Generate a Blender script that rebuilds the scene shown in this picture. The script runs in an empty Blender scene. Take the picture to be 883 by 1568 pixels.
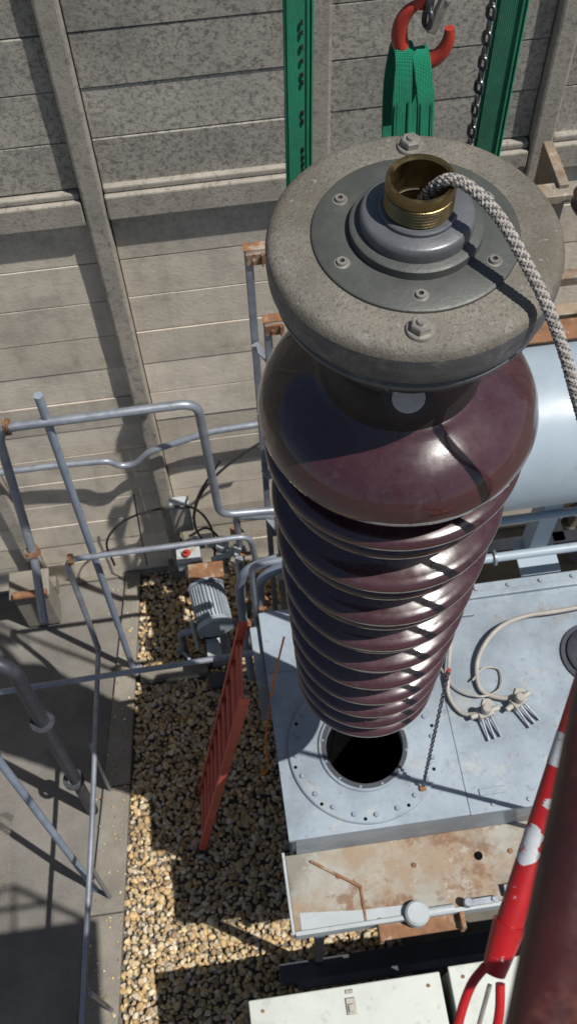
import bpy, math, random, bisect, bmesh
import numpy as np
from mathutils import Vector, Matrix
random.seed(4); rng=np.random.default_rng(7)
S=0.8085
GS=1.0;GZ=-1.0   # authoring unit / datum of the section being built
sc=bpy.context.scene
COL=sc.collection
# ------------------------------------------------------------------ materials
def nmat(name,c1,c2,scale=4,rough=.6,metal=0,bump=.15,bscale=60,lo=.35,hi=.65,spots=(),coat=0,stretch=None,rvar=.1,extra=None,bdist=.004,spec=None):
    m=bpy.data.materials.new(name);m.use_nodes=True
    nt=m.node_tree;N=nt.nodes;L=nt.links
    b=N['Principled BSDF']
    tc=N.new('ShaderNodeTexCoord');co=tc.outputs['Object']
    if stretch:
        mp=N.new('ShaderNodeMapping');mp.inputs['Scale'].default_value=stretch;L.new(co,mp.inputs[0]);cs=mp.outputs[0]
    else: cs=co
    def noise(s,d=6,r=.6,src=None):
        n=N.new('ShaderNodeTexNoise');n.inputs['Scale'].default_value=s;n.inputs['Detail'].default_value=d;n.inputs['Roughness'].default_value=r
        L.new(src or co,n.inputs['Vector']);return n.outputs['Fac']
    def ramp(f,a,b_):
        r=N.new('ShaderNodeMapRange');r.inputs['From Min'].default_value=a;r.inputs['From Max'].default_value=b_;L.new(f,r.inputs['Value']);return r.outputs[0]
    def mix(f,a,bb):
        x=N.new('ShaderNodeMix');x.data_type='RGBA'
        if isinstance(f,(int,float)): x.inputs[0].default_value=f
        else: L.new(f,x.inputs[0])
        for i,v in ((6,a),(7,bb)):
            if isinstance(v,tuple): x.inputs[i].default_value=(*v,1)
            else: L.new(v,x.inputs[i])
        return x.outputs[2]
    c=mix(ramp(noise(scale,8,.65,cs),lo,hi),c1,c2)
    for sp in spots: # scale, lo, hi, colour, strength
        f=ramp(noise(sp[0],8,.7,cs if len(sp)>5 else None),sp[1],sp[2])
        mm=N.new('ShaderNodeMath');mm.operation='MULTIPLY';L.new(f,mm.inputs[0]);mm.inputs[1].default_value=sp[4]
        c=mix(mm.outputs[0],c,sp[3])
    if extra: c=extra(N,L,c,co,noise,ramp,mix)
    L.new(c,b.inputs['Base Color'])
    rr=N.new('ShaderNodeMapRange');rr.inputs['To Min'].default_value=max(0.02,rough-rvar);rr.inputs['To Max'].default_value=min(1,rough+rvar);L.new(noise(scale*3,5),rr.inputs['Value']);rr.inputs['From Min'].default_value=.3;rr.inputs['From Max'].default_value=.7
    L.new(rr.outputs[0],b.inputs['Roughness'])
    b.inputs['Metallic'].default_value=metal
    b.inputs['Coat Weight'].default_value=coat
    if spec is not None: b.inputs['Specular IOR Level'].default_value=spec
    if bump:
        bp=N.new('ShaderNodeBump');bp.inputs['Strength'].default_value=bump;bp.inputs['Distance'].default_value=bdist
        L.new(noise(bscale,5,.7),bp.inputs['Height']);L.new(bp.outputs[0],b.inputs['Normal'])
    return m
def mulf(N,L,a,b_):
    m=N.new('ShaderNodeMath');m.operation='MULTIPLY'
    for i,v in ((0,a),(1,b_)):
        if isinstance(v,float): m.inputs[i].default_value=v
        else: L.new(v,m.inputs[i])
    return m.outputs[0]
def wall_extra(N,L,c,co,noise,ramp,mix):
    mul=lambda a,b_: mulf(N,L,a,b_)
    sx=N.new('ShaderNodeSeparateXYZ');L.new(co,sx.inputs[0])
    up=ramp(sx.outputs['Z'],3.0,3.6)
    c=mix(mul(up,.80),c,(.30,.29,.26))
    c=mix(mul(mul(up,ramp(noise(42,5,.85),.50,.57)),.66),c,(.085,.08,.07))
    c=mix(mul(mul(up,ramp(noise(14,7,.8),.54,.62)),.55),c,(.10,.095,.083))
    c=mix(mul(mul(up,ramp(noise(2.4,6,.7),.45,.7)),.55),c,(.14,.135,.12))
    mp=N.new('ShaderNodeMapping');mp.inputs['Scale'].default_value=(9,9,.7);L.new(co,mp.inputs[0])
    c=mix(mul(ramp(noise(1.0,6,.7,mp.outputs[0]),.5,.75),.35),c,(.25,.22,.185))
    at=N.new('ShaderNodeAttribute');at.attribute_name='tint'
    hs=N.new('ShaderNodeHueSaturation');L.new(c,hs.inputs['Color'])
    mr=N.new('ShaderNodeMapRange');mr.inputs['To Min'].default_value=.82;mr.inputs['To Max'].default_value=1.14;L.new(at.outputs['Fac'],mr.inputs['Value']);L.new(mr.outputs[0],hs.inputs['Value'])
    return hs.outputs[0]
def pil_extra(N,L,c,co,noise,ramp,mix):
    mul=lambda a,b_: mulf(N,L,a,b_)
    sx=N.new('ShaderNodeSeparateXYZ');L.new(co,sx.inputs[0])
    up=ramp(sx.outputs['Z'],2.8,3.7)
    c=mix(mul(up,.45),c,(.22,.21,.185))
    return mix(mul(ramp(noise(30,6,.8),.52,.62),.55),c,(.11,.10,.085))
M_wall=nmat('concrete_boards',(.72,.645,.535),(.58,.515,.425),3,.9,bump=.6,bscale=45,spots=((90,.60,.72,(.2,.17,.14),.45),(6,.56,.72,(.40,.33,.25),.55),(1.5,.5,.7,(.42,.385,.335),.6)),extra=wall_extra)
M_pil=nmat('concrete_post',(.42,.38,.32),(.30,.275,.235),6,.9,bump=.6,bscale=60,spots=((50,.56,.66,(.13,.12,.10),.6),),extra=pil_extra)
M_path=nmat('path_concrete',(.19,.178,.16),(.12,.112,.10),2.5,.92,bump=.8,bscale=120,spots=((130,.54,.66,(.34,.32,.28),.6),(90,.56,.66,(.06,.055,.05),.6),(1.5,.5,.7,(.085,.08,.072),.5)))
M_ground=nmat('ground_earth',(.15,.135,.11),(.10,.09,.075),5,.95,bump=.5,bscale=80)
M_kerb=nmat('kerb_concrete',(.24,.22,.185),(.16,.145,.12),5,.9,bump=.6,bscale=80,spots=((70,.56,.68,(.08,.075,.06),.6),))
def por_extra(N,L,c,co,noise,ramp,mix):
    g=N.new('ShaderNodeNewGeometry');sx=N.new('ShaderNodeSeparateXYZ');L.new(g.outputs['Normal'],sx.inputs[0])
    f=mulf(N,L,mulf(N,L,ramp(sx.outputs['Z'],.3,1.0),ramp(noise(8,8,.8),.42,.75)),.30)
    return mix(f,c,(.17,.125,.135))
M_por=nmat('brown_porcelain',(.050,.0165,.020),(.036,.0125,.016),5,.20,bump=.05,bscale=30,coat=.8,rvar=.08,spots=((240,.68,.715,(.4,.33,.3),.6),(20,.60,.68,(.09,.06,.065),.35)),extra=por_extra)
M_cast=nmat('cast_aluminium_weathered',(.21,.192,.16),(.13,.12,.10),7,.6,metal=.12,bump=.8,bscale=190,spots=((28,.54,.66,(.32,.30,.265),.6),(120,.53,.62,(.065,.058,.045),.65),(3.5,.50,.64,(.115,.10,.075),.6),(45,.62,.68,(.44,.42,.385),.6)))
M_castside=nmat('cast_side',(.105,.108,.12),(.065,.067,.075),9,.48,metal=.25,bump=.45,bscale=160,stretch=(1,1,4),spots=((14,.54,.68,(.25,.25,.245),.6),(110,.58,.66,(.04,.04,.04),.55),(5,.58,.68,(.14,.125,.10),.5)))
M_flange=nmat('grey_flange',(.085,.09,.082),(.060,.064,.060),9,.5,metal=.15,bump=.2,bscale=120,spots=((10,.57,.72,(.15,.15,.135),.6),(200,.65,.71,(.25,.25,.22),.5),(5,.6,.66,(.04,.042,.04),.5)))
M_collar=nmat('grey_collar',(.14,.145,.16),(.10,.105,.115),9,.4,metal=.3,bump=.12,bscale=120,spots=((18,.58,.7,(.22,.22,.21),.5),))
M_black=nmat('black_casting',(.015,.015,.017),(.030,.028,.027),9,.4,bump=.35,bscale=70,spots=((12,.66,.69,(.32,.30,.28),.6),(60,.66,.72,(.25,.23,.2),.4),(7,.60,.66,(.06,.025,.02),.7)))
M_brass=nmat('brass',(.36,.265,.12),(.20,.145,.065),14,.36,metal=1,bump=.2,bscale=100)
M_brassd=nmat('brass_dark',(.06,.04,.014),(.03,.02,.01),12,.5,metal=.8)
M_steel=nmat('zinc_steel',(.36,.345,.31),(.24,.225,.20),20,.45,metal=.55,bump=.1,spots=((60,.62,.7,(.2,.13,.07),.5),))
M_sight=nmat('sight_enamel',(.46,.45,.42),(.36,.35,.33),30,.5,bump=.1)
M_galv=nmat('galvanised_pipe',(.30,.325,.37),(.20,.22,.26),12,.42,metal=.4,bump=.1,spots=((30,.61,.69,(.18,.11,.07),.6),))
M_darkpipe=nmat('dark_pipe',(.05,.054,.07),(.035,.038,.048),10,.5,metal=.2,spots=((14,.62,.7,(.13,.06,.04),.6),))
RUST=(.20,.085,.03)
M_tank=nmat('blue_grey_paint',(.285,.34,.395),(.22,.27,.32),2.6,.48,bump=.12,bscale=50,spots=((7,.55,.66,(.40,.40,.37),.65),(4,.60,.67,(.24,.165,.10),.7),(90,.65,.71,RUST,.65),(1.3,.44,.62,(.16,.19,.215),.65),(30,.57,.68,(.13,.14,.145),.5),(11,.64,.67,(.17,.08,.04),.6)))  # rust and grime; the broadest dark blotches also paint large shadows into the colour
M_tube=nmat('blue_tube_paint',(.24,.29,.36),(.18,.22,.28),8,.45,bump=.1,spots=((25,.62,.7,(.16,.10,.07),.5),))
M_ledge=nmat('cream_paint_rusty_shaded',(.33,.32,.28),(.26,.25,.215),4,.6,bump=.3,bscale=60,spots=((2.6,.43,.55,(.25,.17,.10),.8),(6,.54,.60,(.17,.08,.035),.8),(60,.60,.70,(.09,.05,.03),.6),(1.8,.48,.60,(.12,.105,.085),.65),(14,.6,.66,(.42,.42,.38),.5)))  # rust, plus broad grey-brown patches that paint shade onto the ledge
M_lip=nmat('pale_blue_lip',(.40,.44,.46),(.32,.35,.36),4,.5,bump=.12,spots=((9,.55,.64,(.30,.17,.08),.7),))
M_cons=nmat('pale_blue_paint',(.34,.41,.475),(.29,.36,.42),2,.42,bump=.06,spots=((10,.60,.72,(.24,.23,.2),.45),(2,.55,.7,(.24,.29,.33),.5),(40,.66,.7,(.5,.5,.48),.4)))
M_rust=nmat('rusty_plate',(.26,.13,.06),(.15,.07,.035),14,.8,bump=.4,spots=((10,.53,.60,(.36,.32,.26),.7),))
M_cab=nmat('cabinet_paint',(.50,.53,.485),(.43,.455,.42),3,.5,bump=.05,spots=((6,.56,.7,(.30,.30,.25),.55),(60,.66,.72,RUST,.5),(18,.60,.72,(.22,.2,.15),.5)))
M_green=nmat('green_webbing',(.0,.25,.13),(.0,.18,.095),20,.7,bump=0)
def web(m):
    nt=m.node_tree;N=nt.nodes;L=nt.links;b=N['Principled BSDF']
    tc=N.new('ShaderNodeTexCoord');w=N.new('ShaderNodeTexWave');w.inputs['Scale'].default_value=95;w.bands_direction='X';w.inputs['Distortion'].default_value=.3;L.new(tc.outputs['Object'],w.inputs[0])
    w2=N.new('ShaderNodeTexWave');w2.inputs['Scale'].default_value=150;w2.bands_direction='Z';L.new(tc.outputs['Object'],w2.inputs[0])
    a=N.new('ShaderNodeMath');a.operation='ADD';L.new(w.outputs['Fac'],a.inputs[0]);L.new(w2.outputs['Fac'],a.inputs[1])
    bp=N.new('ShaderNodeBump');bp.inputs['Strength'].default_value=.8;bp.inputs['Distance'].default_value=.002;L.new(a.outputs[0],bp.inputs['Height']);L.new(bp.outputs[0],b.inputs['Normal'])
web(M_green)
M_greend=nmat('green_stitching',(.0,.06,.035),(.0,.09,.05),60,.8)
M_red=nmat('red_paint',(.40,.040,.022),(.28,.028,.018),20,.42,bump=.15,spots=((30,.60,.68,(.09,.035,.025),.7),))
M_redw=nmat('red_paint_worn',(.43,.012,.014),(.32,.010,.012),8,.38,bump=.08,spots=((18,.62,.64,(.55,.5,.48),1.0),(45,.60,.68,(.12,.02,.02),.7)))
M_label=nmat('white_label',(.50,.52,.54),(.36,.38,.41),20,.45,spots=((40,.57,.60,(.36,.03,.03),1),(90,.60,.64,(.1,.1,.1),.6)))
M_orange=nmat('orange_red_fibreglass',(.56,.11,.07),(.45,.08,.05),10,.55,spots=((30,.58,.7,(.22,.09,.06),.6),))
M_strap=nmat('orange_strap',(.62,.20,.02),(.5,.15,.02),10,.7)
M_chain=nmat('chain_steel',(.13,.14,.16),(.07,.075,.085),40,.35,metal=.85)
M_ropel=nmat('rope_light',(.42,.39,.355),(.28,.26,.24),60,.85,bump=.4,bscale=400)
M_roped=nmat('rope_dark',(.14,.135,.13),(.09,.085,.085),60,.85,bump=.4,bscale=400)
M_hole=nmat('painted_hole_dark',(.004,.004,.004),(.006,.006,.006),5,.9,bump=0,spec=.05)  # near-black colour stands in for the darkness inside holes
M_hose=nmat('grey_hose',(.38,.36,.32),(.29,.275,.25),12,.55,bump=.05)
M_cable=nmat('black_cable',(.02,.02,.022),(.03,.03,.03),12,.5,bump=.05)
M_motor=nmat('motor_grey_paint',(.33,.38,.43),(.26,.30,.34),9,.5,spots=((9,.60,.68,RUST,.5),))
M_brown=nmat('brown_red_rail',(.060,.014,.012),(.03,.008,.008),10,.34,bump=.25,bscale=90,stretch=(1,1,.4),spots=((24,.56,.68,(.16,.06,.045),.6),(9,.55,.7,(.11,.02,.016),.6)))
M_stone=nmat('gravel_stone',(.3,.3,.3),(.3,.3,.3),30,.85,bump=.4,bscale=160)
def stone(m):
    nt=m.node_tree;N=nt.nodes;L=nt.links;b=N['Principled BSDF']
    at=N.new('ShaderNodeAttribute');at.attribute_name='tint'
    r=N.new('ShaderNodeValToRGB');L.new(at.outputs['Fac'],r.inputs[0])
    cr=r.color_ramp;cr.elements[0].color=(.20,.145,.085,1);cr.elements[1].color=(.66,.58,.43,1)
    for p,c in ((.2,(.38,.26,.13)),(.4,(.56,.39,.19)),(.55,(.32,.27,.21)),(.7,(.62,.47,.25)),(.85,(.46,.395,.30))):
        e=cr.elements.new(p);e.color=(*c,1)
    tc=N.new('ShaderNodeTexCoord');n=N.new('ShaderNodeTexNoise');n.inputs['Scale'].default_value=70;L.new(tc.outputs['Object'],n.inputs[0])
    mx=N.new('ShaderNodeMix');mx.data_type='RGBA';mx.blend_type='OVERLAY';mx.inputs[0].default_value=.5;L.new(r.outputs[0],mx.inputs[6]);L.new(n.outputs['Fac'],mx.inputs[7])
    L.new(mx.outputs[2],b.inputs['Base Color'])
stone(M_stone)
# ------------------------------------------------------------------ mesh tools
def grp(name):
    e=bpy.data.objects.new(name,None);COL.objects.link(e);e.empty_display_size=.1;return e
class M:
    def __init__(s): s.v=[];s.f=[]
    def add(s,v,f):
        o=len(s.v);s.v+= [tuple(a) for a in v];s.f+=[tuple(i+o for i in q) for q in f];return s
    def obj(s,name,mat,parent=None,smooth=True,ang=40,bevel=0,seg=2):
        me=bpy.data.meshes.new(name);me.from_pydata([(x*GS,y*GS,z*GS+GZ) for x,y,z in s.v],[],s.f);me.update()
        if smooth:
            me.polygons.foreach_set('use_smooth',[True]*len(me.polygons));me.set_sharp_from_angle(angle=math.radians(ang))
        me.materials.append(mat)
        ob=bpy.data.objects.new(name,me);COL.objects.link(ob)
        if parent: ob.parent=parent
        if bevel:
            b=ob.modifiers.new('bevel','BEVEL');b.width=bevel;b.segments=seg;b.limit_method='ANGLE'
        return ob
    def box(s,c,d,rot=None):
        x,y,z=[a/2 for a in d]
        vs=[Vector(p) for p in ((-x,-y,-z),(x,-y,-z),(x,y,-z),(-x,y,-z),(-x,-y,z),(x,-y,z),(x,y,z),(-x,y,z))]
        if rot is not None: vs=[rot@v for v in vs]
        c=Vector(c)
        return s.add([v+c for v in vs],[(3,2,1,0),(4,5,6,7),(0,1,5,4),(1,2,6,5),(2,3,7,6),(3,0,4,7)])
    def lathe(s,prof,c,axis=None,seg=64,a0=0):
        c=Vector(c);q=Matrix.Identity(3)
        if axis is not None: q=Vector((0,0,1)).rotation_difference(Vector(axis)).to_matrix()
        v=[];f=[];n=len(prof)
        for i in range(seg):
            a=a0+2*math.pi*i/seg
            for r,z in prof: v.append(c+q@Vector((r*math.cos(a),r*math.sin(a),z)))
        for i in range(seg):
            j=(i+1)%seg
            for k in range(n-1): f.append((i*n+k,j*n+k,j*n+k+1,i*n+k+1))
        s.add(v,f)
        return s
    def cyl(s,p0,p1,r,seg=20,r2=None):
        p0=Vector(p0);p1=Vector(p1);h=(p1-p0).length;r2=r if r2 is None else r2
        return s.lathe([(0.0001,0),(r,0),(r2,h),(0.0001,h)],p0,(p1-p0).normalized(),seg)
    def hexa(s,p,axis,r,h):
        return s.lathe([(.0001,0),(r,0),(r,h*.85),(r*.9,h),(.0001,h)],p,axis,6,random.random())
    def sweep(s,path,r,seg=12,closed=False,flat=None,rf=None):
        P=[Vector(p) for p in path];n=len(P);T=[]
        for i in range(n):
            a=P[(i-1)%n] if (closed or i>0) else P[i];b=P[(i+1)%n] if (closed or i<n-1) else P[i]
            T.append((b-a).normalized())
        nrm=T[0].orthogonal().normalized() if flat is None else (Vector(flat)-T[0]*Vector(flat).dot(T[0])).normalized()
        v=[];f=[]
        for i in range(n):
            if i: nrm=(T[i-1].rotation_difference(T[i]).to_matrix()@nrm)
            nrm=(nrm-T[i]*nrm.dot(T[i])).normalized()
            bn=T[i].cross(nrm);rr=rf(i/(n-1)) if rf else r
            for k in range(seg):
                a=2*math.pi*k/seg
                v.append(P[i]+nrm*math.cos(a)*rr+bn*math.sin(a)*rr)
        m=n if closed else n-1
        for i in range(m):
            j=(i+1)%n
            for k in range(seg):
                l=(k+1)%seg;f.append((i*seg+k,i*seg+l,j*seg+l,j*seg+k))
        if not closed:
            f.append(tuple(reversed(range(seg))));f.append(tuple((n-1)*seg+k for k in range(seg)))
        return s.add(v,f)
def fillet(pts,R=.06,n=6):
    P=[Vector(p) for p in pts];o=[P[0]]
    for i in range(1,len(P)-1):
        a=(P[i-1]-P[i]);b=(P[i+1]-P[i]);d=min(R,a.length*.45,b.length*.45)
        p=P[i]+a.normalized()*d;q=P[i]+b.normalized()*d
        for k in range(n+1):
            t=k/n;o.append(p*(1-t)**2+P[i]*2*t*(1-t)+q*t*t)
    o.append(P[-1]);return o
def smooth(pts,n=8):
    P=[Vector(p) for p in pts];P=[2*P[0]-P[1]]+P+[2*P[-1]-P[-2]];o=[]
    for i in range(1,len(P)-2):
        for k in range(n):
            t=k/n;a,b,c,d=P[i-1:i+3]
            o.append(.5*((2*b)+(c-a)*t+(2*a-5*b+4*c-d)*t*t+(-a+3*b-3*c+d)*t**3))
    o.append(P[-2]);return o
def s3(*p): return tuple(a*S for a in p)
def chainlinks(m,p0,p1,L,w,r):
    p0=Vector(p0);p1=Vector(p1);d=(p1-p0);n=max(1,int(d.length/(L-2*r)));t=d.normalized()
    a=t.orthogonal().normalized();b=t.cross(a)
    for i in range(n):
        c=p0+t*(L-2*r)*(i+.5);s=a if i%2 else b;s=(s+ (b if i%2 else a)*(.25+random.uniform(-.15,.15))).normalized()
        h=L/2-w/2;path=[]
        for k in range(7): an=-math.pi/2+math.pi*k/6;path.append(c+t*(h+math.cos(an)*(w/2-r))+s*math.sin(an)*(w/2-r))
        for k in range(7): an=math.pi/2+math.pi*k/6;path.append(c+t*(-h+math.cos(an)*(w/2-r))+s*math.sin(an)*(w/2-r))
        m.sweep(path,r,8,closed=True)
# ================================================================== GROUND-DATUM SECTION
GS=.868;GZ=0.0
m=M();m.add([(-70,-70,-.03),(70,-70,-.03),(70,70,-.03),(-70,70,-.03)],[(0,1,2,3)]);m.obj('ground',M_ground,smooth=False)
def kx(y,side):
    t=(3.86-y)/3.18
    return (-.95-.505*t) if side==0 else (-.83-.36*t)
m=M();m.add([(-14,-8,0),(kx(-8,0),-8,0),(kx(3.96,0),3.96,0),(-14,3.96,0)],[(0,1,2,3)]);m.obj('concrete_path',M_path,smooth=False)
m=M()
ys=[-3+i*.87 for i in range(9)]
for a,b in zip(ys[:-1],ys[1:]):
    b2=min(b,3.955)-.006
    q=[(kx(a,0)+.002,a),(kx(a,1),a),(kx(b2,1),b2),(kx(b2,0)+.002,b2)]
    m.add([(x,y,-.02) for x,y in q]+[(x,y,.05) for x,y in q],[(3,2,1,0),(4,5,6,7),(0,1,5,4),(1,2,6,5),(2,3,7,6),(3,0,4,7)])
m.obj('kerb',M_kerb,smooth=False,bevel=.008)
m=M();m.box((-.62,3.02,.03),(.52,.07,.12));m.obj('cross_kerb',M_kerb,smooth=False,bevel=.008)
bm=bmesh.new();bmesh.ops.create_icosphere(bm,subdivisions=2,radius=1);bv=np.array([v.co[:] for v in bm.verts]);bf=np.array([[v.index for v in f.verts] for f in bm.faces]);bm.free()
temps=[]
for k in range(14):
    d=np.ones(len(bv))
    for j in range(7):
        n=rng.normal(size=3);n/=np.linalg.norm(n);h=rng.uniform(.55,.9);dd=bv@n
        d=np.where(dd*d>h,h/np.maximum(dd,1e-3),d)
    t=bv*d[:,None]+rng.normal(size=bv.shape)*.02
    temps.append(t*np.array([1,rng.uniform(.65,.95),rng.uniform(.45,.75)]))
pos=[]
sp=.0335
for layer in range(2):
    yy=-.3
    while yy<3.93:
        xx=-1.45
        while xx<(.75 if yy<1.5 else .35):
            x=xx+rng.uniform(-.5,.5)*sp;y=yy+rng.uniform(-.5,.5)*sp
            if x>kx(y,1)+.012 and y<3.93 and not(2.97<y<3.07 and -.9<x<-.35): pos.append((x,y,layer,0))
            xx+=sp*(1 if layer==0 else 1.5)
        yy+=sp*(1 if layer==0 else 1.5)
for k in range(170): # strays on kerb and path
    y=rng.uniform(0,3.9);x=kx(y,1)-abs(rng.normal())*.12
    pos.append((x,y,0,1))
V=[];Fc=[];T=[];nb=len(bv)
for i,(x,y,l,st) in enumerate(pos):
    t=temps[rng.integers(14)];a=rng.uniform(0,6.283);e=rng.normal()*.35
    sz=rng.uniform(.014,.027) if rng.random()<.85 else rng.uniform(.026,.036)
    z0=0
    if st: sz=rng.uniform(.005,.014);z0=(.055 if x>kx(y,0) else .004);
    ca,sa=math.cos(a),math.sin(a);ce,se=math.cos(e),math.sin(e)
    Rm=np.array([[ca,-sa,0],[sa,ca,0],[0,0,1]])@np.array([[1,0,0],[0,ce,-se],[0,se,ce]])
    V.append((t*sz)@Rm.T+np.array([x,y,z0+l*.014+rng.uniform(-.003,.006)*(1-st)]));Fc.append(bf+i*nb);T.append(np.full(nb,rng.random()))
V=np.concatenate(V)*GS;Fc=np.concatenate(Fc);T=np.concatenate(T)
me=bpy.data.meshes.new('gravel');me.vertices.add(len(V));me.vertices.foreach_set('co',V.ravel())
me.loops.add(Fc.size);me.loops.foreach_set('vertex_index',Fc.ravel().astype(np.int32))
me.polygons.add(len(Fc));me.polygons.foreach_set('loop_start',np.arange(0,Fc.size,3,dtype=np.int32));me.polygons.foreach_set('loop_total',np.full(len(Fc),3,dtype=np.int32))
me.update();me.validate()
at=me.attributes.new('tint','FLOAT','POINT');at.data.foreach_set('value',T.astype(np.float32))
me.polygons.foreach_set('use_smooth',[True]*len(me.polygons));me.materials.append(M_stone)
ob=bpy.data.objects.new('gravel',me);COL.objects.link(ob)
# wall
W=grp('concrete_panel_wall');YW=3.96
pil=[-.485+1.1*k for k in range(-8,9)]
edges=[.03+.2925*k for k in range(14)]
edges=[e for e in edges if e<3.82]+[3.83]
m=M();tints=[]
for k in range(len(pil)-1):
    x0=pil[k]+.055;x1=pil[k+1]-.055
    jog=rng.uniform(-.03,.03)
    zz=[(a+(jog if a>.1 else 0),b+(jog if b<3.8 else 0)) for a,b in zip(edges[:-1],edges[1:])]
    zt=4.05
    while zt<7: zz.append((zt,zt+.272));zt+=.272
    for a,b in zz:
        off=rng.uniform(-.004,.004)
        m.box(((x0+x1)/2,YW+.05+off+(0 if a<4 else -.012),(a+b)/2),(x1-x0-.004,.1,(b-a)-.006),Matrix.Rotation(rng.uniform(-.002,.002),3,'Y')@Matrix.Rotation(rng.uniform(-.012,.012),3,'X'))
        tints+= [rng.random()]*8
wb=m.obj('boards',M_wall,W,smooth=False,bevel=.003)
a=wb.data.attributes.new('tint','FLOAT','POINT');a.data.foreach_set('value',tints)
m=M();m.box((0,YW+.16,3.3),(18,.08,7.4));m.obj('backing',M_pil,W,smooth=False)
m=M()
for k in range(len(pil)-1):
    x0=pil[k]+.055;x1=pil[k+1]-.055;dz=-.02 if k%2 else 0.02
    m.box(((x0+x1)/2,YW+.0,3.935+dz*.4),(x1-x0-.006,.13,.15))
    m.box(((x0+x1)/2,YW+.008,4.032+dz*.4),(x1-x0-.006,.10,.038))
m.obj('ledge_beams',M_pil,W,smooth=False,bevel=.008)
m=M()
for p in pil: m.box((p,YW+.03,3.4),(.104,.2,7.4))
m.obj('posts',M_pil,W,smooth=False,bevel=.012)
m=M()
for p in pil: m.box((p,YW-.03,.05),(.2,.16,.2))
m.box((0,YW+.02,0.0),(18,.12,.07))
m.obj('footings',M_kerb,W,smooth=False,bevel=.01)
def gantry(x,y,zt):
    g=grp('steel_support_post');m=M();m.box((x,y,zt/2),(.036,.008,zt));m.box((x-.016,y+.02,zt/2),(.008,.04,zt));m.box((x,y,.01),(.14,.14,.02));m.obj('angle',M_galv,g,smooth=False,bevel=.002)
    m=M();m.box((x+.03,y-.012,zt-.03),(.09,.010,.07));m.box((x+.03,y+.02,zt+.018),(.11,.05,.008));m.box((x+.06,y-.022,zt-.03),(.008,.02,.07));m.hexa((x+.02,y-.017,zt-.03),(0,-1,0),.009,.008);m.obj('rusty_bracket',M_rust,g,smooth=False,bevel=.002)
gantry(.215,3.42,4.03);gantry(.27,3.25,3.72)
g=grp('steel_post_bracing');m=M()
for z in (1.0,1.6,2.2,2.8,3.4): m.box((.245,3.33,z),(.04,.16,.012),Matrix.Rotation(.5,3,'Z'))
m.box((.26,3.34,2.4),(.012,.16,1.1),Matrix.Rotation(.35,3,'X'));m.obj('bracing',M_galv,g,smooth=False)
g=grp('cable_tray_bracket')
m=M();m.box((1.85,3.55,4.05),(.9,.09,.05));m.box((1.85,3.4,3.62),(.9,.06,.06));m.box((1.9,3.6,3.1),(1.0,.08,.06));m.box((1.72,3.7,3.6),(.05,.3,1.0));m.obj('beams',M_ledge,g,smooth=False,bevel=.004)
m=M();m.lathe([(.0001,0),(.06,0),(.075,.03),(.05,.06),(.075,.09),(.05,.12),(.0001,.14)],(1.78,3.4,4.08),seg=24);m.obj('post_insulator',M_por,g)
def pipe(name,pts,r,mat,R=.09,flanges=(),fm=None):
    g=grp(name);m=M();m.sweep(fillet(pts,R),r,18);m.obj('pipe',mat,g)
    for p,ax in flanges:
        m=M();a=Vector(ax).normalized();m.lathe([(r,-.010),(r*1.75,-.010),(r*1.75,-.002),(r*1.2,-.002),(r*1.2,.002),(r*1.75,.002),(r*1.75,.010),(r,.010)],p,a,28)
        q=Vector((0,0,1)).rotation_difference(a).to_matrix()
        for k in range(6):
            t=k*math.pi/3;m.hexa(Vector(p)+q@Vector((r*1.5*math.cos(t),r*1.5*math.sin(t),-.018)),a,.007,.036)
        m.obj('flange',fm or M_rust,g)
    return g
pipe('header_pipe',[s3(-1.47,3.3,2.5),s3(-1.43,3.58,2.95),s3(-1.42,3.95,4.0),s3(-.15,3.96,4.0),s3(-.12,3.96,2.55),s3(.4,3.96,2.5)],.025,M_galv,.1,[(s3(-1.35,3.955,4.0),(1,0,0)),(s3(-1.43,3.60,3.0),(.01,.33,1))])
pipe('guard_rail',[s3(-1.27,3.52,1.38),s3(-1.285,3.62,1.6),s3(-1.31,3.80,2.45),s3(.08,3.80,2.45),s3(.12,3.8,1.9)],.019,M_galv,.08,[(s3(-1.27,3.80,2.45),(1,0,0))])
pipe('guard_rail',[s3(-2.2,3.0,2.0),s3(.05,3.04,2.0),s3(.055,3.04,3.45),s3(.6,3.04,3.5)],.018,M_galv,.08,[])
pipe('guard_rail',[s3(-1.27,3.55,1.35),s3(-1.38,2.2,1.35),s3(-1.52,.72,1.35),s3(-1.6,-1,1.35)],.017,M_galv,.05,[])
for bx,by in ((-1.42,2.72),(-1.47,1.8),(-1.50,.92)):
    g=grp('rail_post');m=M();m.cyl(s3(bx-.02,by,0.0),s3(bx+.05,by,1.35),.015);m.box(s3(bx-.02,by,.01),(.09,.08,.012));m.obj('post',M_galv,g)
g=grp('support_strut');m=M();m.cyl(s3(-1.16,3.86,0),s3(-1.10,3.98,4.25),.023);m.box(s3(-1.16,3.86,.02),(.12,.12,.02));m.obj('tube',M_tube,g)
g=grp('support_strut');m=M();m.cyl(s3(-1.60,1.87,0),s3(-1.78,2.35,3.5),.023);m.box(s3(-1.60,1.87,.02),(.13,.12,.02));m.obj('tube',M_tube,g)
pipe('drain_pipe',[s3(-1.6,2.56,.05),s3(-1.53,2.6,2.4),s3(-1.50,2.62,3.3),s3(-2.3,2.9,3.6)],.040,M_darkpipe,.1,[(s3(-1.53,2.6,2.35),(.03,0.02,1)),(s3(-1.58,2.57,1.0),(.03,0.02,1))],M_darkpipe)
pipe('wall_conduit',[s3(-3.2,4.72,2.35),s3(-1.4,4.72,2.36),s3(-.95,4.70,2.36),s3(-.88,4.70,2.26),s3(-.75,4.70,2.26),s3(-.62,4.70,2.42),s3(-.1,4.72,2.56),s3(.8,4.72,2.6)],.022,M_galv,.06)
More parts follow.
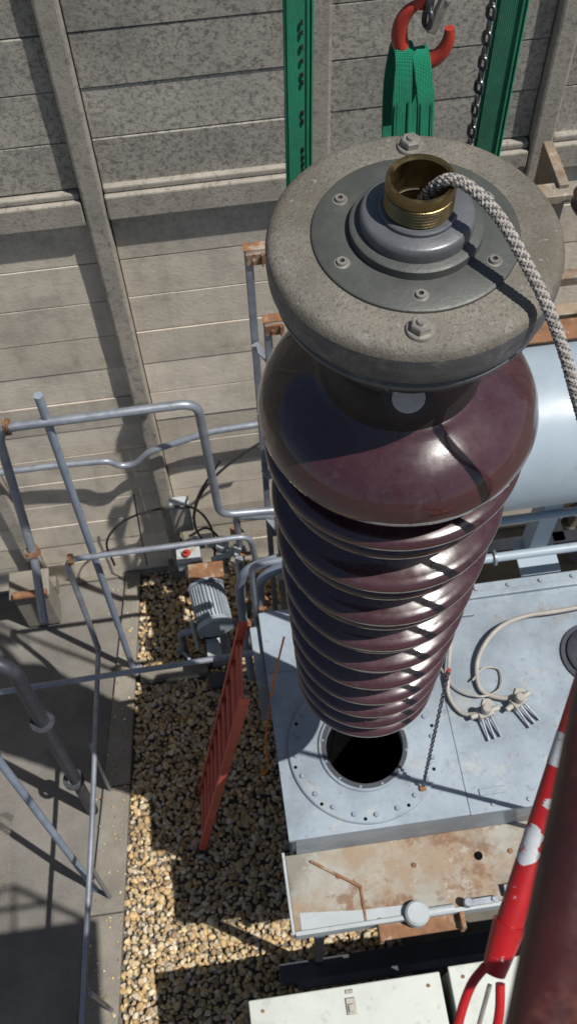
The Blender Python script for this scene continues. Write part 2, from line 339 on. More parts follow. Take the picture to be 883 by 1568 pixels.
pipe('cooling_pipe',[s3(-.05,3.5,.3),s3(-.05,3.5,2.2),s3(.02,3.5,2.5),s3(.25,3.5,2.6)],.028,M_tube,.1,[(s3(-.05,3.5,1.5),(0,0,1))])
pipe('cooling_pipe',[s3(.10,3.35,.3),s3(.10,3.35,2.6),s3(.3,3.35,2.8)],.030,M_tube,.1,[(s3(.10,3.35,2.2),(0,0,1))])
pipe('cooling_pipe',[s3(-.65,3.95,.0),s3(-.65,3.95,.5),s3(-.3,3.95,.5),s3(-.05,3.9,.7),s3(-.02,3.9,1.9)],.028,M_galv,.06,[(s3(-.45,3.95,.5),(1,0,0)),(s3(-.03,3.9,1.2),(0,0,1))])
pipe('cooling_pipe',[s3(.0,4.3,.0),s3(.0,4.3,1.9),s3(.3,4.2,2.0)],.024,M_galv,.06,[(s3(.0,4.3,1.6),(0,0,1))])
g=grp('concrete_pedestal')
m=M();m.box(s3(-1.98,4.55,.35),(.26,.20,.5));m.box(s3(-1.98,4.55,.70),(.30,.23,.04));m.obj('block',M_kerb,g,smooth=False,bevel=.01)
m=M();m.cyl(s3(-2.1,4.4,0.80),s3(-1.8,4.4,.80),.03);m.obj('bar',M_rust,g)
g=grp('oil_pump_motor');mp_=Vector((-.26,3.15,.90))
K=1.3
m=M();ax=Vector((.12,-1,.0)).normalized()
m.lathe([(.0001,0),(.07*K,0),(.078*K,.01),(.078*K,.27),(.07*K,.29),(.0001,.29)],mp_-ax*.14,ax,32);m.obj('body',M_motor,g)
m=M();q=Vector((0,0,1)).rotation_difference(ax).to_matrix()
for k in range(30):
    a=2*math.pi*k/30;d=q@Vector((math.cos(a),math.sin(a),0));rot=Matrix((d,ax.cross(d),ax)).transposed()
    m.box(mp_+d*.086*K,(.026,.006,.25),rot)
m.obj('cooling_fins',M_motor,g,smooth=False)
m=M();m.lathe([(.0001,0),(.088*K,0),(.096*K,.012),(.096*K,.05),(.0001,.06)],mp_+ax*.135,ax,32);m.lathe([(.0001,0),(.10*K,0),(.10*K,.02),(.0001,.02)],mp_-ax*.16,ax,32);m.obj('end_bells',M_motor,g)
m=M();m.box(mp_+Vector((0,.22,.10)),(.25,.13,.05));m.box(mp_+Vector((0,.22,0)),(.21,.12,.14));m.obj('terminal_box',M_rust,g,smooth=False,bevel=.006)
m=M();m.box(mp_+Vector((0,.0,-.50)),(.18,.24,.76));m.box(mp_+Vector((-.02,-.24,-.84)),(.16,.12,.06));m.obj('pedestal',M_darkpipe,g,smooth=False,bevel=.006)
m=M();m.lathe([(.0001,.05),(.010,.05),(.012,.02),(.026,.02),(.030,.01),(.026,0),(.0001,0)],mp_+Vector((-.12,.36,.14)),None,24);m.obj('valve_handwheel',M_red,g)
m=M();m.box(mp_+Vector((-.11,.36,.06)),(.17,.12,.12));m.cyl(mp_+Vector((.05,.30,.1)),mp_+Vector((.3,.34,.15)),.026);m.cyl(mp_+Vector((.14,.36,-.2)),mp_+Vector((.14,.36,.3)),.024);m.cyl(mp_+Vector((.24,.16,-.2)),mp_+Vector((.24,.16,.24)),.02)
for hh in (.0,.1,.22): m.lathe([(.0001,0),(.048,0),(.048,.025),(.0001,.025)],mp_+Vector((.14,.36,hh)),None,20)
m.lathe([(.0001,0),(.045,0),(.045,.03),(.0001,.03)],mp_+Vector((.2,.33,.12)),(1,.2,.2),20);m.box(mp_+Vector((.24,.30,.2)),(.05,.09,.05));m.box(mp_+Vector((.05,.40,.16)),(.07,.03,.06));m.box(mp_+Vector((.02,.52,.0)),(.10,.06,.12));m.cyl(mp_+Vector((-.05,.5,-.3)),mp_+Vector((-.05,.5,.1)),.02)
m.box(mp_+Vector((-.02,-.2,-.3)),(.10,.14,.05));m.cyl(mp_+Vector((-.14,-.1,-.5)),mp_+Vector((-.14,-.1,.0)),.016)
m.obj('valves',M_lip,g,bevel=.003)
m=M();m.box(mp_+Vector((.22,.42,.24)),(.03,.10,.012));m.box(mp_+Vector((.30,.24,.25)),(.09,.03,.012));m.obj('valve_levers',M_rust,g,bevel=.003)
g=grp('control_box');m=M();m.box((-.385,3.80,1.10),(.14,.09,.36));m.obj('housing',M_lip,g,smooth=False,bevel=.006)
m=M();m.box((-.385,3.751,1.10),(.12,.008,.32));m.cyl((-.345,3.752,1.12),(-.345,3.742,1.12),.01);m.obj('door',M_hose,g,bevel=.003)
def cable(pts,r=.009):
    g=grp('power_cable');m=M();m.sweep(smooth(pts,8),r,8);m.obj('cable',M_cable,g)
cable([(-.95,3.72,.62),(-.95,3.74,.95),(-.78,3.74,1.22),(-.5,3.74,1.32),(-.28,3.74,1.26),(-.18,3.68,1.0),(-.2,3.5,.8)])
cable([(-.3,3.7,1.2),(-.22,3.7,1.5),(-.05,3.72,1.75),(.2,3.75,1.95),(.35,3.75,2.0)])
cable([(-.35,3.7,.95),(-.2,3.6,1.2),(-.1,3.5,1.0),(-.16,3.4,.8),(-.25,3.3,.9)])
cable([(-.05,3.7,1.9),(-.25,3.66,1.5),(-.28,3.6,1.15),(-.1,3.5,.9)])
cable([(-.72,3.75,.5),(-.70,3.75,.95),(-.66,3.72,1.6)],.006)
cable([(-.2,3.5,.9),(-.05,3.35,1.1),(.05,3.3,.9),(.1,3.2,1.2)],.007)
cable([(-.42,3.7,.95),(-.40,3.5,.85),(-.33,3.35,1.0),(-.26,3.3,.95)],.007)
g=grp('valve_stem');m=M();m.cyl((-.55,3.2,.05),(-.48,3.0,.35),.012);m.cyl((-.57,3.22,.04),(-.55,3.17,.1),.025);m.obj('stem',M_tube,g)
def cabinet(x0,x1,y0,y1,zt):
    g=grp('control_cabinet');m=M();m.box(((x0+x1)/2,(y0+y1)/2,zt/2),(x1-x0,y1-y0,zt));m.obj('body',M_cab,g,smooth=False,bevel=.008)
    m=M();m.box(((x0+x1)/2,(y0+y1)/2,zt+.012),(x1-x0+.02,y1-y0+.02,.02));m.obj('lid',M_cab,g,smooth=False,bevel=.006)
    m=M();cx=(x0+x1)/2;m.box((cx+.02,y1-.09,zt+.028),(.05,.08,.012));m.box((cx+.02,y1-.10,zt+.038),(.03,.04,.012));m.box((cx+.02,y1-.02,zt+.026),(.04,.02,.008));m.obj('latch',M_steel,g,smooth=False,bevel=.003)
    m=M()
    for x in (x0+.06,x1-.06): m.hexa((x,y1-.05,zt+.022),(0,0,1),.010,.007)
    m.obj('lid_screws',M_rust,g)
cabinet(-.255,.735,-.5,.525,1.6);cabinet(.80,1.9,-.5,.54,1.62)
g=grp('base_rail');m=M();m.box((1.2,.75,.5),(2.6,.12,.12));m.box((1.0,.62,1.1),(2.0,.05,.06));m.box((.15,.8,.9),(.05,.05,1.6));m.obj('beam',M_darkpipe,g,smooth=False,bevel=.004)
g=grp('debris_net');m=M()
for k in range(12):
    m.sweep(smooth([(-1.90+.012*k,1.45,.55+.03*math.sin(k)),(-1.84+.01*k,1.75,.72),(-1.80+.008*k,1.98,.62)],4),.0018,5)
    m.sweep(smooth([(-1.92,1.48+.042*k,.54+.01*k),(-1.84,1.49+.04*k,.6+.01*k),(-1.74,1.5+.035*k,.60)],3),.0018,5)
m.obj('mesh',M_kerb,g)
# ================================================================== lift platform below the camera, out of view, added to cast shadows
GS=1.0;GZ=0.0
g=grp('unseen_shade_lift')
m=M();m.box((.2,-.46,4.75),(1.3,.86,.05));m.obj('floor',M_galv,g,smooth=False,bevel=.005)
m=M()
for z in (5.35,5.85):
    m.sweep([(-.43,-.05,z),(.83,-.05,z),(.83,-.87,z),(-.43,-.87,z)],.018,12,closed=True)
for x,y in ((-.43,-.05),(.2,-.05),(.83,-.05),(.83,-.87),(.2,-.87),(-.43,-.87)): m.cyl((x,y,4.78),(x,y,5.85),.018,12)
m.obj('rails',M_brown,g)
m=M();m.sweep([(.5,-.9,4.6),(2.2,-4.0,3.0),(3.2,-6.0,.8)],.13,16);m.box((3.4,-6.3,.6),(1.6,2.2,.7));m.obj('boom_and_chassis',M_strap,g,smooth=False)
# ================================================================== TANK-DATUM SECTION
GS=1.0;GZ=-1.0
AX,AY=.400,1.380
B=grp('porcelain_bushing')
c0=(AX,AY,0);dz=.012
m=M();m.lathe([(.19,6.148+dz),(.256,6.147+dz),(.270,6.143+dz),(.278,6.134+dz),(.2815,6.120+dz)],c0,seg=128);m.obj('cap_top',M_cast,B,ang=60)
m=M();m.lathe([(.2815,6.120+dz),(.2822,6.105),(.280,6.075),(.276,6.062),(.268,6.055),(.264,6.051),(.265,6.046),(.270,6.041),(.269,6.030),(.258,6.018),(.19,6.01)],c0,seg=128);m.obj('cap_side',M_castside,B,ang=50)
dz=.010
m=M();m.lathe([(.12,6.158+dz),(.190,6.158+dz),(.1945,6.155+dz),(.1955,6.149+dz),(.1955,6.135)],c0,seg=96);m.obj('top_flange',M_flange,B)
m=M();m.lathe([(.05,6.19),(.118,6.19),(.124,6.186),(.125,6.155)],c0,seg=96);m.obj('step_ring',M_flange,B)
m=M();m.lathe([(.05,6.220),(.098,6.220),(.104,6.215),(.106,6.207),(.106,6.19)],c0,seg=96);m.obj('collar',M_collar,B)
m=M();m.lathe([(.058,6.230),(.070,6.230),(.073,6.227),(.073,6.21)],c0,seg=64);m.obj('collar_lip',M_collar,B)
prof=[(.052,6.0),(.052,6.288),(.055,6.293),(.061,6.293),(.063,6.290),(.0635,6.284),(.0635,6.273),(.060,6.271)];z=6.269
while z>6.229: prof+=[(.0635,z),(.0605,z-.0035)];z-=.007
m=M();m.lathe(prof,c0,seg=64);m.obj('threaded_tube',M_brass,B,ang=30)
m=M();m.lathe([(.0001,6.10),(.0518,6.10)],c0,seg=32);m.obj('tube_bore',M_brassd,B)
m=M();m.lathe([(.205,6.02),(.212,6.0),(.212,5.945),(.204,5.92),(.186,5.905),(.178,5.87),(.175,5.80),(.180,5.72)],c0,seg=96);m.obj('black_neck',M_black,B)
px,py=AX-.036,AY-.203
m=M();m.lathe([(.0001,.006),(.031,.006),(.033,.003),(.033,-.02)],(px,py-.006,5.932),(-.15,-1,0.6),32)
m.obj('sight_plate',M_sight,B)
m=M();m.lathe([(.033,-.02),(.033,.004),(.050,.004),(.054,-.02)],(px,py,5.932),(-.15,-1,0.6),32);m.obj('sight_ring',M_black,B)
mb=M();mw=M()
for an in (81,261):
    p=Vector((AX+.232*math.cos(math.radians(an)),AY+.232*math.sin(math.radians(an)),6.1585))
    mw.lathe([(.0001,.007),(.0255,.007),(.027,.005),(.027,0)],p,(0,0,1),32);mb.hexa(p+Vector((0,0,.007)),(0,0,1),.020,.015);mb.lathe([(.0001,.0065),(.008,.0065),(.009,.005),(.009,0)],p+Vector((0,0,.021)),(0,0,1),16)
mb.obj('cap_hex_bolts',M_steel,B,ang=30);mw.obj('cap_washers',M_steel,B)
ms=M();mh=M()
for an in (-98,-38,22,82,142,202):
    p=Vector((AX+.160*math.cos(math.radians(an)),AY+.160*math.sin(math.radians(an)),6.168))
    ms.lathe([(.005,.004),(.005,.0075),(.0095,.0075),(.0105,.006),(.0105,0)],p,(0,0,1),20)
    ms.lathe([(.0105,.001),(.0145,.001),(.015,0)],p,(0,0,1),20)
    mh.lathe([(.0001,.0035),(.0052,.0035)],p,(0,0,1),6)
ms.obj('socket_screws',M_steel,B);mh.obj('screw_sockets',M_black,B)
def shed(prof,z,R,core,rise):
    prof+=[(core,z+rise+.022),(core+.010,z+rise+.006),(core+(R-core)*.3,z+rise*.80),(core+(R-core)*.7,z+rise*.45),(R-.013,z+.011),(R-.004,z+.005),(R,z-.003),(R-.0005,z-.013),(R-.004,z-.020),(R-.012,z-.023),(R-.022,z-.020),(R-.035,z-.010),(core+(R-core)*.35,z-.003),(core+.01,z-.005),(core,z-.014)]
prof=[(.12,5.77),(.175,5.765),(.184,5.755),(.20,5.745),(.225,5.733),(.255,5.718),(.285,5.698),(.305,5.675),(.318,5.648),(.3235,5.625),(.322,5.606),(.313,5.596),(.300,5.596),(.290,5.602),(.26,5.62),(.23,5.615)]
zs=[5.49,5.40,5.245,5.15,5.02,4.935,4.82,4.745,4.64,4.57,4.47,4.405,4.31,4.25,4.165,4.11,4.035,3.98,3.92]
for i,z in enumerate(zs):
    t=(5.6-z)/1.75;R=(.298 if i%2==1 else .319)-.068*t;core=.220-.042*t
    shed(prof,z,R,core,.032)
prof+=[(.16,3.88),(.13,3.84),(.0001,3.84)]
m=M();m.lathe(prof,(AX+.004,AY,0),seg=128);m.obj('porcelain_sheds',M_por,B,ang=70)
R=grp('braided_rope')
path=smooth([(.385,1.415,6.10),(.405,1.39,6.22),(.435,1.365,6.294),(.468,1.34,6.304),(.512,1.285,6.284),(.556,1.21,6.230),(.595,1.135,6.165),(.635,1.06,6.06),(.70,.99,5.85),(.85,.93,5.25),(1.10,.90,4.2),(1.4,.88,2.8)],24)
P=[Vector(p) for p in path]
cum=[0]
for a,b in zip(P[:-1],P[1:]): cum.append(cum[-1]+(b-a).length)
def at_s(s):
    i=min(max(bisect.bisect_right(cum,s)-1,0),len(P)-2);t=(s-cum[i])/max(1e-9,cum[i+1]-cum[i]);return P[i].lerp(P[i+1],t)
Ltot=cum[-1];n=int(Ltot/.004)
Q=[at_s(Ltot*i/n) for i in range(n+1)]
m=M();m.sweep(Q[::3],.0078,8);m.obj('core',M_roped,R)
T=[(Q[min(i+1,n)]-Q[max(i-1,0)]).normalized() for i in range(n+1)]
nr=T[0].orthogonal().normalized();fr=[]
for i in range(n+1):
    if i: nr=T[i-1].rotation_difference(T[i]).to_matrix()@nr
    nr=(nr-T[i]*nr.dot(T[i])).normalized();fr.append((nr.copy(),T[i].cross(nr)))
ml=M();md=M();pitch=.058;Kk=6
for dr in (1,-1):
    for k in range(Kk):
        pts=[]
        for i in range(0,n+1):
            s=Ltot*i/n;ph=dr*2*math.pi*s/pitch+2*math.pi*k/Kk
            rad=.0086+.0012*math.cos(Kk*2*math.pi*s/pitch+ (0 if dr>0 else math.pi)+ k*math.pi)
            a,b=fr[i];pts.append(Q[i]+(a*math.cos(ph)+b*math.sin(ph))*rad)
        (md if (dr<0 and k%2) else ml).sweep(pts,.0027,6)
ml.obj('light_strands',M_ropel,R);md.obj('dark_strands',M_roped,R)
def ribbon(m,pts,w,th,wdir=(1,0,0)):
    wd=Vector(wdir).normalized();P=[Vector(p) for p in pts];v=[];f=[];n=len(P)
    for i in range(n):
        t=(P[min(i+1,n-1)]-P[max(i-1,0)]).normalized();nn=t.cross(wd).normalized()
        for a,b in ((-1,-1),(1,-1),(1,1),(-1,1)): v.append(P[i]+wd*w/2*a+nn*th/2*b)
    for i in range(n-1):
        for k in range(4):
            l=(k+1)%4;f.append((i*4+k,i*4+l,i*4+4+l,i*4+4+k))
    f+=[(3,2,1,0),tuple((n-1)*4+k for k in range(4))];m.add(v,f)
def sling(x,y,w,z0,z1,wd,lean=0,marks=True):
    g=grp('lifting_sling');m=M()
    pts=[(x+lean*(z-z0)+.002*math.sin(z*5),y+.003*math.sin(z*3),z) for z in np.linspace(z0,z1,40)]
    ribbon(m,pts,w,.006,wd);m.obj('webbing',M_green,g,bevel=.0015)
    m=M();wdv=Vector(wd).normalized()
    for o in (-.38,.38):
        ribbon(m,[Vector(p)+wdv*w*o+Vector((0,-.0038,0.003)) for p in pts],.0018,.002,wd)
    m.obj('stitching',M_greend,g)
    m=M();ribbon(m,[Vector(p)+wdv*w*.40+Vector((0.004,.008,0)) for p in pts],w*.5,.004,(wdv.x*.5,-.8,0));m.obj('folded_edge',M_green,g)
    if marks:
        m=M();zz=z1-.9
        while zz>5.8:
            m.box((x+lean*(zz-z0)+.010,y-.0045,zz),(.0045,.003,.010));zz-=random.choice((.018,.02,.03,.07))
        m.obj('printed_marks',M_black,g)
sling(.224,1.70,.050,3.5,8.3,(1,.15,0))
sling(.662,1.76,.054,3.5,8.3,(1,-.35,0),-.006,False)
g=grp('lifting_sling')
m=M()
def loop(xo,yo,w,zt):
    b=.463
    pts=[(b+xo,1.655+yo,5.95),(b+xo,1.69+yo,6.05),(b+xo,1.71+yo,6.12),(b+xo*.95,1.725+yo,6.18),(b+xo*.75,1.745+yo,zt-.025),(b+xo*.65,1.765+yo,zt),(b+xo*.65,1.79+yo,zt+.003),(b+xo*.75,1.81+yo,zt-.03),(b+xo,1.81+yo,6.13),(b+xo,1.77+yo,5.95)]
    ribbon(m,smooth(pts,5),w,.009,(1,.12*(1 if xo>0 else -1),0))
loop(-.024,0,.038,6.258);loop(.024,-.012,.036,6.250)
m.obj('webbing_loops',M_green,g,bevel=.002)
m=M()
for xo,yo in ((-.036,-.009),(-.012,-.009),(.012,-.02),(.036,-.02)):
    ribbon(m,[(.463+xo,1.69+yo,6.05),(.463+xo,1.71+yo,6.12),(.463+xo*.95,1.725+yo,6.18)],.0015,.002)
m.obj('stitching',M_greend,g)
H=grp('crane_hook')
c=Vector((.485,1.770,6.292));pts=[]
for k in range(22):
    a=math.radians(108+k*12.6);pts.append(c+Vector((.047*math.cos(a),-.012*math.cos(a),.064*math.sin(a))))
m=M();m.sweep(smooth(pts,3),.012,16,rf=lambda t:.008+.0095*math.sin(math.pi*min(1,t*.98))**.7);m.obj('hook_body',M_red,H)
m=M();m.sweep(smooth([c+Vector((-.016,.004,.058)),c+Vector((-.004,0,.085)),c+Vector((.004,0,.12)),c+Vector((.004,0,.17))],4),.012,14,rf=lambda t:.013+.003*t);m.obj('hook_shank',M_red,H)
m=M();m.box(c+Vector((.024,-.004,.045)),(.020,.018,.085),Matrix.Rotation(.35,3,'Y'));m.cyl(c+Vector((.036,-.016,.072)),c+Vector((.036,.016,.072)),.006);m.obj('safety_latch',M_steel,H,bevel=.003)
m=M();chainlinks(m,c+Vector((.0,-.01,.02)),c+Vector((.012,.0,.22)),.044,.030,.0055);m.obj('hook_chain',M_chain,H)
m=M();m.lathe([(.0001,-.1),(.06,-.1),(.1,-.06),(.11,0),(.11,.12),(.07,.18),(.02,.2),(.0001,.2)],c+Vector((0,0,.75)),seg=32);m.cyl(c+Vector((0,0,.15)),c+Vector((0,0,.7)),.02);m.cyl(c+Vector((-.14,0,.8)),c+Vector((.14,0,.8)),.16);m.cyl(c+Vector((0,0,.9)),c+Vector((0,0,6)),.012);m.obj('hook_block',M_red,H)
g=grp('lifting_chain');m=M()
chainlinks(m,(.600,1.735,6.0),(.607,1.75,8.0),.036,.024,.0042);m.obj('links',M_chain,g)
g=grp('tag_chain');m=M()
chainlinks(m,(.70,1.32,3.95),(.655,1.15,3.02),.026,.017,.003);m.obj('links',M_chain,g)
m=M();m.box((.655,1.145,3.0),(.03,.02,.03));m.obj('shackle_block',M_rust,g,bevel=.004)
m=M();m.cyl((.703,1.325,3.95),(.70,1.32,3.90),.009);m.obj('red_tag',M_red,g)
T_=grp('transformer_tank');ZT=2.98
hx,hy,hr=.435,1.37,.172
x0,x1,y0,y1=.045,3.4,1.01,2.10
ring=[(hx+hr*math.cos(2*math.pi*k/64),hy+hr*math.sin(2*math.pi*k/64)) for k in range(64)]
def rectpt(k):
    a=2*math.pi*k/64;dx,dy=math.cos(a),math.sin(a);t=1e9
    if dx>1e-9:t=min(t,(.84-hx)/dx)
    if dx<-1e-9:t=min(t,(x0-hx)/dx)
    if dy>1e-9:t=min(t,(1.78-hy)/dy)
    if dy<-1e-9:t=min(t,(y0-hy)/dy)
    return (hx+dx*t,hy+dy*t)
out=[rectpt(k) for k in range(64)]
def near(cx,cy):
    i=min(range(64),key=lambda k:(out[k][0]-cx)**2+(out[k][1]-cy)**2);out[i]=(cx,cy)
for c in ((x0,y0),(.84,y0),(.84,1.78),(x0,1.78)): near(*c)
v=[(x,y,ZT) for x,y in ring]+[(x,y,ZT) for x,y in out]+[(x,y,ZT-.03) for x,y in out]+[(x,y,ZT-.25) for x,y in ring]
f=[]
for k in range(64):
    j=(k+1)%64;f+=[(k,64+k,64+j,j),(64+k,128+k,128+j,64+j),(192+k,k,j,192+j)]
m=M();m.add(v,f);m.obj('turret_plate',M_tank,T_,smooth=False)
m=M();m.box(((.843+x1)/2,(y0+y1)/2,ZT-.022),(x1-.843,y1-y0,.03));m.box(((x0+.84)/2,(1.783+y1)/2,ZT-.022),(.84-x0,y1-1.783,.03))
m.obj('cover',M_tank,T_,smooth=False,bevel=.004)
m=M()
for (a,b) in (((x0+.03,y0+.03),(x1,y0+.03)),((x0+.03,y0+.03),(x0+.03,y1)),((x0+.03,y1-.02),(x1,y1-.02))):
    a=Vector((*a,0));b=Vector((*b,0));c=(a+b)/2;d=b-a
    m.box((c.x,c.y,1.96),(max(.03,abs(d.x)),max(.03,abs(d.y)),1.93))
m.obj('tank_walls',M_tank,T_,smooth=False)
m=M();m.lathe([(.0001,2.0),(.3,2.0)],(hx,hy,0),seg=48);m.lathe([(hr-.003,ZT-.01),(hr-.003,2.0)],(hx,hy,0),seg=64);m.obj('opening_interior',M_hole,T_)  # walls and floor coloured black in place of shade
m=M();m.lathe([(hr,ZT-.1),(hr,ZT+.028),(hr+.006,ZT+.034),(hr+.03,ZT+.034),(hr+.034,ZT+.03),(hr+.034,ZT+.02),(.335,ZT+.02),(.341,ZT+.015),(.342,ZT)],(hx,hy,0),seg=96);m.obj('turret_flange',M_tank,T_,ang=30)
m=M();m.lathe([(hr+.001,ZT+.026),(hr+.001,ZT+.037),(hr+.020,ZT+.037),(hr+.022,ZT+.03)],(hx,hy,0),seg=64);m.obj('gasket_ring',M_darkpipe,T_)
m=M()
for k in range(20):
    a=2*math.pi*k/20;m.hexa((hx+.308*math.cos(a),hy+.308*math.sin(a),ZT+.02),(0,0,1),.011,.012)
for k in range(12):
    a=2*math.pi*(k+.5)/12;m.hexa((hx+.187*math.cos(a),hy+.187*math.sin(a),ZT+.034),(0,0,1),.006,.006)
m.obj('flange_bolts',M_tube,T_,ang=30)
m=M()
for k in range(20):
    if k%2==0:
        a=2*math.pi*(k+.5)/20;m.lathe([(.0001,.0008),(.008,.0008)],(hx+.322*math.cos(a),hy+.322*math.sin(a),ZT+.02),None,12)
m.obj('bolt_holes',M_hole,T_)  # flat black discs, shade of the holes as colour
ZL=2.62
m=M();m.box((1.72,.86,ZL-.012),(3.4,.33,.024));m.obj('ledge_top',M_ledge,T_,smooth=False,bevel=.003)
m=M();m.box((1.72,.683,ZL-.045),(3.4,.02,.12));m.box((.012,.86,ZL-.045),(.014,.36,.11));m.box((1.0,.71,ZL-.16),(1.9,.04,.10));m.obj('ledge_lip',M_lip,T_,smooth=False,bevel=.004)
m=M();m.add([(.05,.695,ZL+.003),(.62,.695,ZL+.003),(.56,.735,ZL+.003),(.30,.745,ZL+.003),(.05,.770,ZL+.003)],[(0,1,2,3,4)]);m.obj('ledge_edge_strip',M_lip,T_,smooth=False)
m=M();m.box((.585,.655,ZL-.06),(.38,.09,.02));m.box((.40,.65,ZL-.045),(.02,.1,.10));m.box((.77,.65,ZL-.045),(.02,.1,.10));m.box((.24,.91,ZL+.004),(.26,.012,.03),Matrix.Rotation(-.6,3,'Z'));m.box((.34,.765,ZL+.006),(.012,.15,.006))
m.obj('rusty_bracket',M_rust,T_,smooth=False,bevel=.003)
m=M();m.lathe([(.0001,.07),(.045,.07),(.055,.06),(.056,0)],(.57,.69,ZL-.02),seg=32);m.lathe([(.0001,.0),(.02,.0),(.02,.12),(.0001,.12)],(.62,.69,ZL+.012),(1,0,0),20)
m.obj('valve_cap',M_lip,T_)
m=M();m.box((.86,.70,ZL+.03),(.16,.03,.02));m.cyl((.80,.70,ZL+.02),(.80,.70,ZL+.07),.02);m.cyl((.92,.70,ZL+.02),(.92,.70,ZL+.05),.012);m.box((1.1,.73,ZL+.02),(.25,.05,.04));m.obj('clamp_fittings',M_galv,T_,bevel=.003)
m=M();m.lathe([(.0001,.002),(.02,.002)],(.90,.90,ZL),None,20);m.obj('ledge_hole',M_hole,T_)  # black disc painted as the shaded hole
m=M();
for x in (.25,.60,1.05,1.5): m.hexa((x,.90,ZL),(0,0,1),.012,.01)
m.obj('ledge_bolts',M_rust,T_)
m=M();m.lathe([(.0001,.03),(.12,.03),(.13,.025),(.13,.012),(.155,.012),(.157,0)],(1.58,1.66,ZT-.005),seg=48);m.obj('manhole_cover',M_darkpipe,T_)
m=M()
for k in range(14):
    x=.95+k*.16
    m.hexa((x,y1-.03,ZT-.006),(0,0,1),.011,.01);m.hexa((x,y0+.03,ZT-.006),(0,0,1),.010,.008)
m.obj('cover_bolts',M_tank,T_,ang=30)
m=M();m.box((1.25,2.03,ZT+.0),(1.0,.03,.04));m.box((.02,1.9,ZT-.3),(.05,.3,.5));m.box((.96,1.10,ZT-.005),(.12,.03,.014));m.box((1.02,1.96,ZT+.005),(.10,.06,.03));m.obj('cover_rib',M_tank,T_,smooth=False,bevel=.004)
g=grp('current_transformer_terminals')
m=M();mc=M()
for x,y,a in ((1.0,1.44,.2),(1.16,1.47,.5)):
    rot=Matrix.Rotation(a,3,'Z')
    m.box((x,y,ZT+.03),(.07,.05,.06),rot);m.lathe([(.0001,.05),(.018,.05),(.022,.04),(.022,0)],(x,y,ZT+.06),None,20)
    m.cyl(Vector((x,y,ZT+.04))+rot@Vector((-.07,0,0)),Vector((x,y,ZT+.04))+rot@Vector((.07,0,0)),.013)
    for k in (-1,0,1):
        mc.cyl(Vector((x,y,ZT+.03))+rot@Vector((k*.022,-.02,0)),Vector((x,y,ZT+.01))+rot@Vector((k*.03,-.12,0)),.006,10)
    m.lathe([(.0001,.012),(.03,.012),(.03,0)],(x+.03,y+.05,ZT-.006),None,6)
m.obj('gland_bodies',M_hose,g,bevel=.003);mc.obj('glands',M_galv,g)
g=grp('instrument_hose');m=M()
m.sweep(smooth([(2.4,1.95,ZT+.03),(1.55,1.88,ZT+.05),(1.30,1.88,ZT+.03),(1.14,1.82,ZT+.05),(1.03,1.70,ZT+.03),(1.01,1.56,ZT+.02),(1.09,1.50,ZT+.03),(1.16,1.49,ZT+.05)],8),.011,12)
m.obj('hose',M_hose,g)
g=grp('instrument_hose');m=M()
m.sweep(smooth([(.92,2.05,ZT+.03),(.93,1.86,ZT+.03),(.88,1.66,ZT+.04),(.86,1.55,ZT+.02),(.90,1.46,ZT+.02),(.97,1.44,ZT+.04),(1.06,1.46,ZT+.02)],8),.009,12);m.obj('hose',M_hose,g)
g=grp('signal_cable');m=M()
m.sweep(smooth([(.84,1.72,ZT+.01),(.90,1.58,ZT+.02),(1.0,1.52,ZT+.03),(1.10,1.55,ZT+.02),(1.12,1.64,ZT+.01),(1.05,1.66,ZT+.01),(.98,1.60,ZT+.03)],8),.005,8);m.obj('cable',M_hose,g)
g=grp('conservator_tank')
m=M();r=.34;m.lathe([(.0001,0),(r*.5,.0),(r*.9,.03),(r,.07),(r,2.6)],(.98,2.30,4.02),(1,0,0),96);m.obj('cylinder_shell',M_cons,g,ang=40)
m=M();m.lathe([(r,.0),(r+.02,0),(r+.02,.02),(r,.02)],(1.52,2.30,4.02),(1,0,0),96);m.obj('flange_ring',M_cons,g)
m=M();m.box((1.34,2.52,4.34),(.3,.10,.012),Matrix.Rotation(.0,3,'Z'));m.obj('rusty_lug',M_rust,g,smooth=False,bevel=.003)
m=M();m.box((1.44,2.26,3.34),(.09,.10,.74));m.box((1.60,2.26,3.6),(.12,.10,.05));m.box((1.44,2.2,2.985),(.2,.2,.014));m.box((2.6,2.26,3.34),(.09,.10,.74));m.obj('support_legs',M_cons,g,smooth=False,bevel=.004)
m=M();m.box((1.56,2.22,3.62),(.14,.02,.1));m.obj('support_gusset',M_rust,g)
for y,z in ((2.20,3.4),(2.02,3.4)):
    g=grp('oil_pipe');m=M();m.sweep(fillet([(.3,y+.04,2.7),(.3,y,z),(2.8,y,z)],.08),.021,16);m.obj('pipe',M_cons,g)
    m=M();m.lathe([(.021,0),(.036,0),(.036,.010),(.021,.010)],(1.12,y,z),(1,0,0),24);m.obj('flange',M_galv,g)
g=grp('cooler_base_frame');m=M()
m.box((1.4,2.75,2.0),(2.4,.08,.1));m.box((1.4,3.1,2.0),(2.4,.08,.1));m.box((.9,2.92,2.0),(.08,.4,.1));m.box((1.9,2.92,2.0),(.08,.4,.1))
for x in (.5,2.3):
    for y in (2.75,3.1): m.box((x,y,1.47),(.08,.08,.94))
m.obj('beams',M_galv,g,smooth=False,bevel=.004)
g=grp('ladder')
a0=Vector((-.473,1.45,1.02));a1=Vector((-.06,1.56,3.3));off=Vector((0.03,.36,0))
d=(a1-a0).normalized();nn=d.cross(off.normalized()).normalized();rot=Matrix((nn,off.normalized(),d)).transposed()
m=M();L=(a1-a0).length;on=off.normalized()
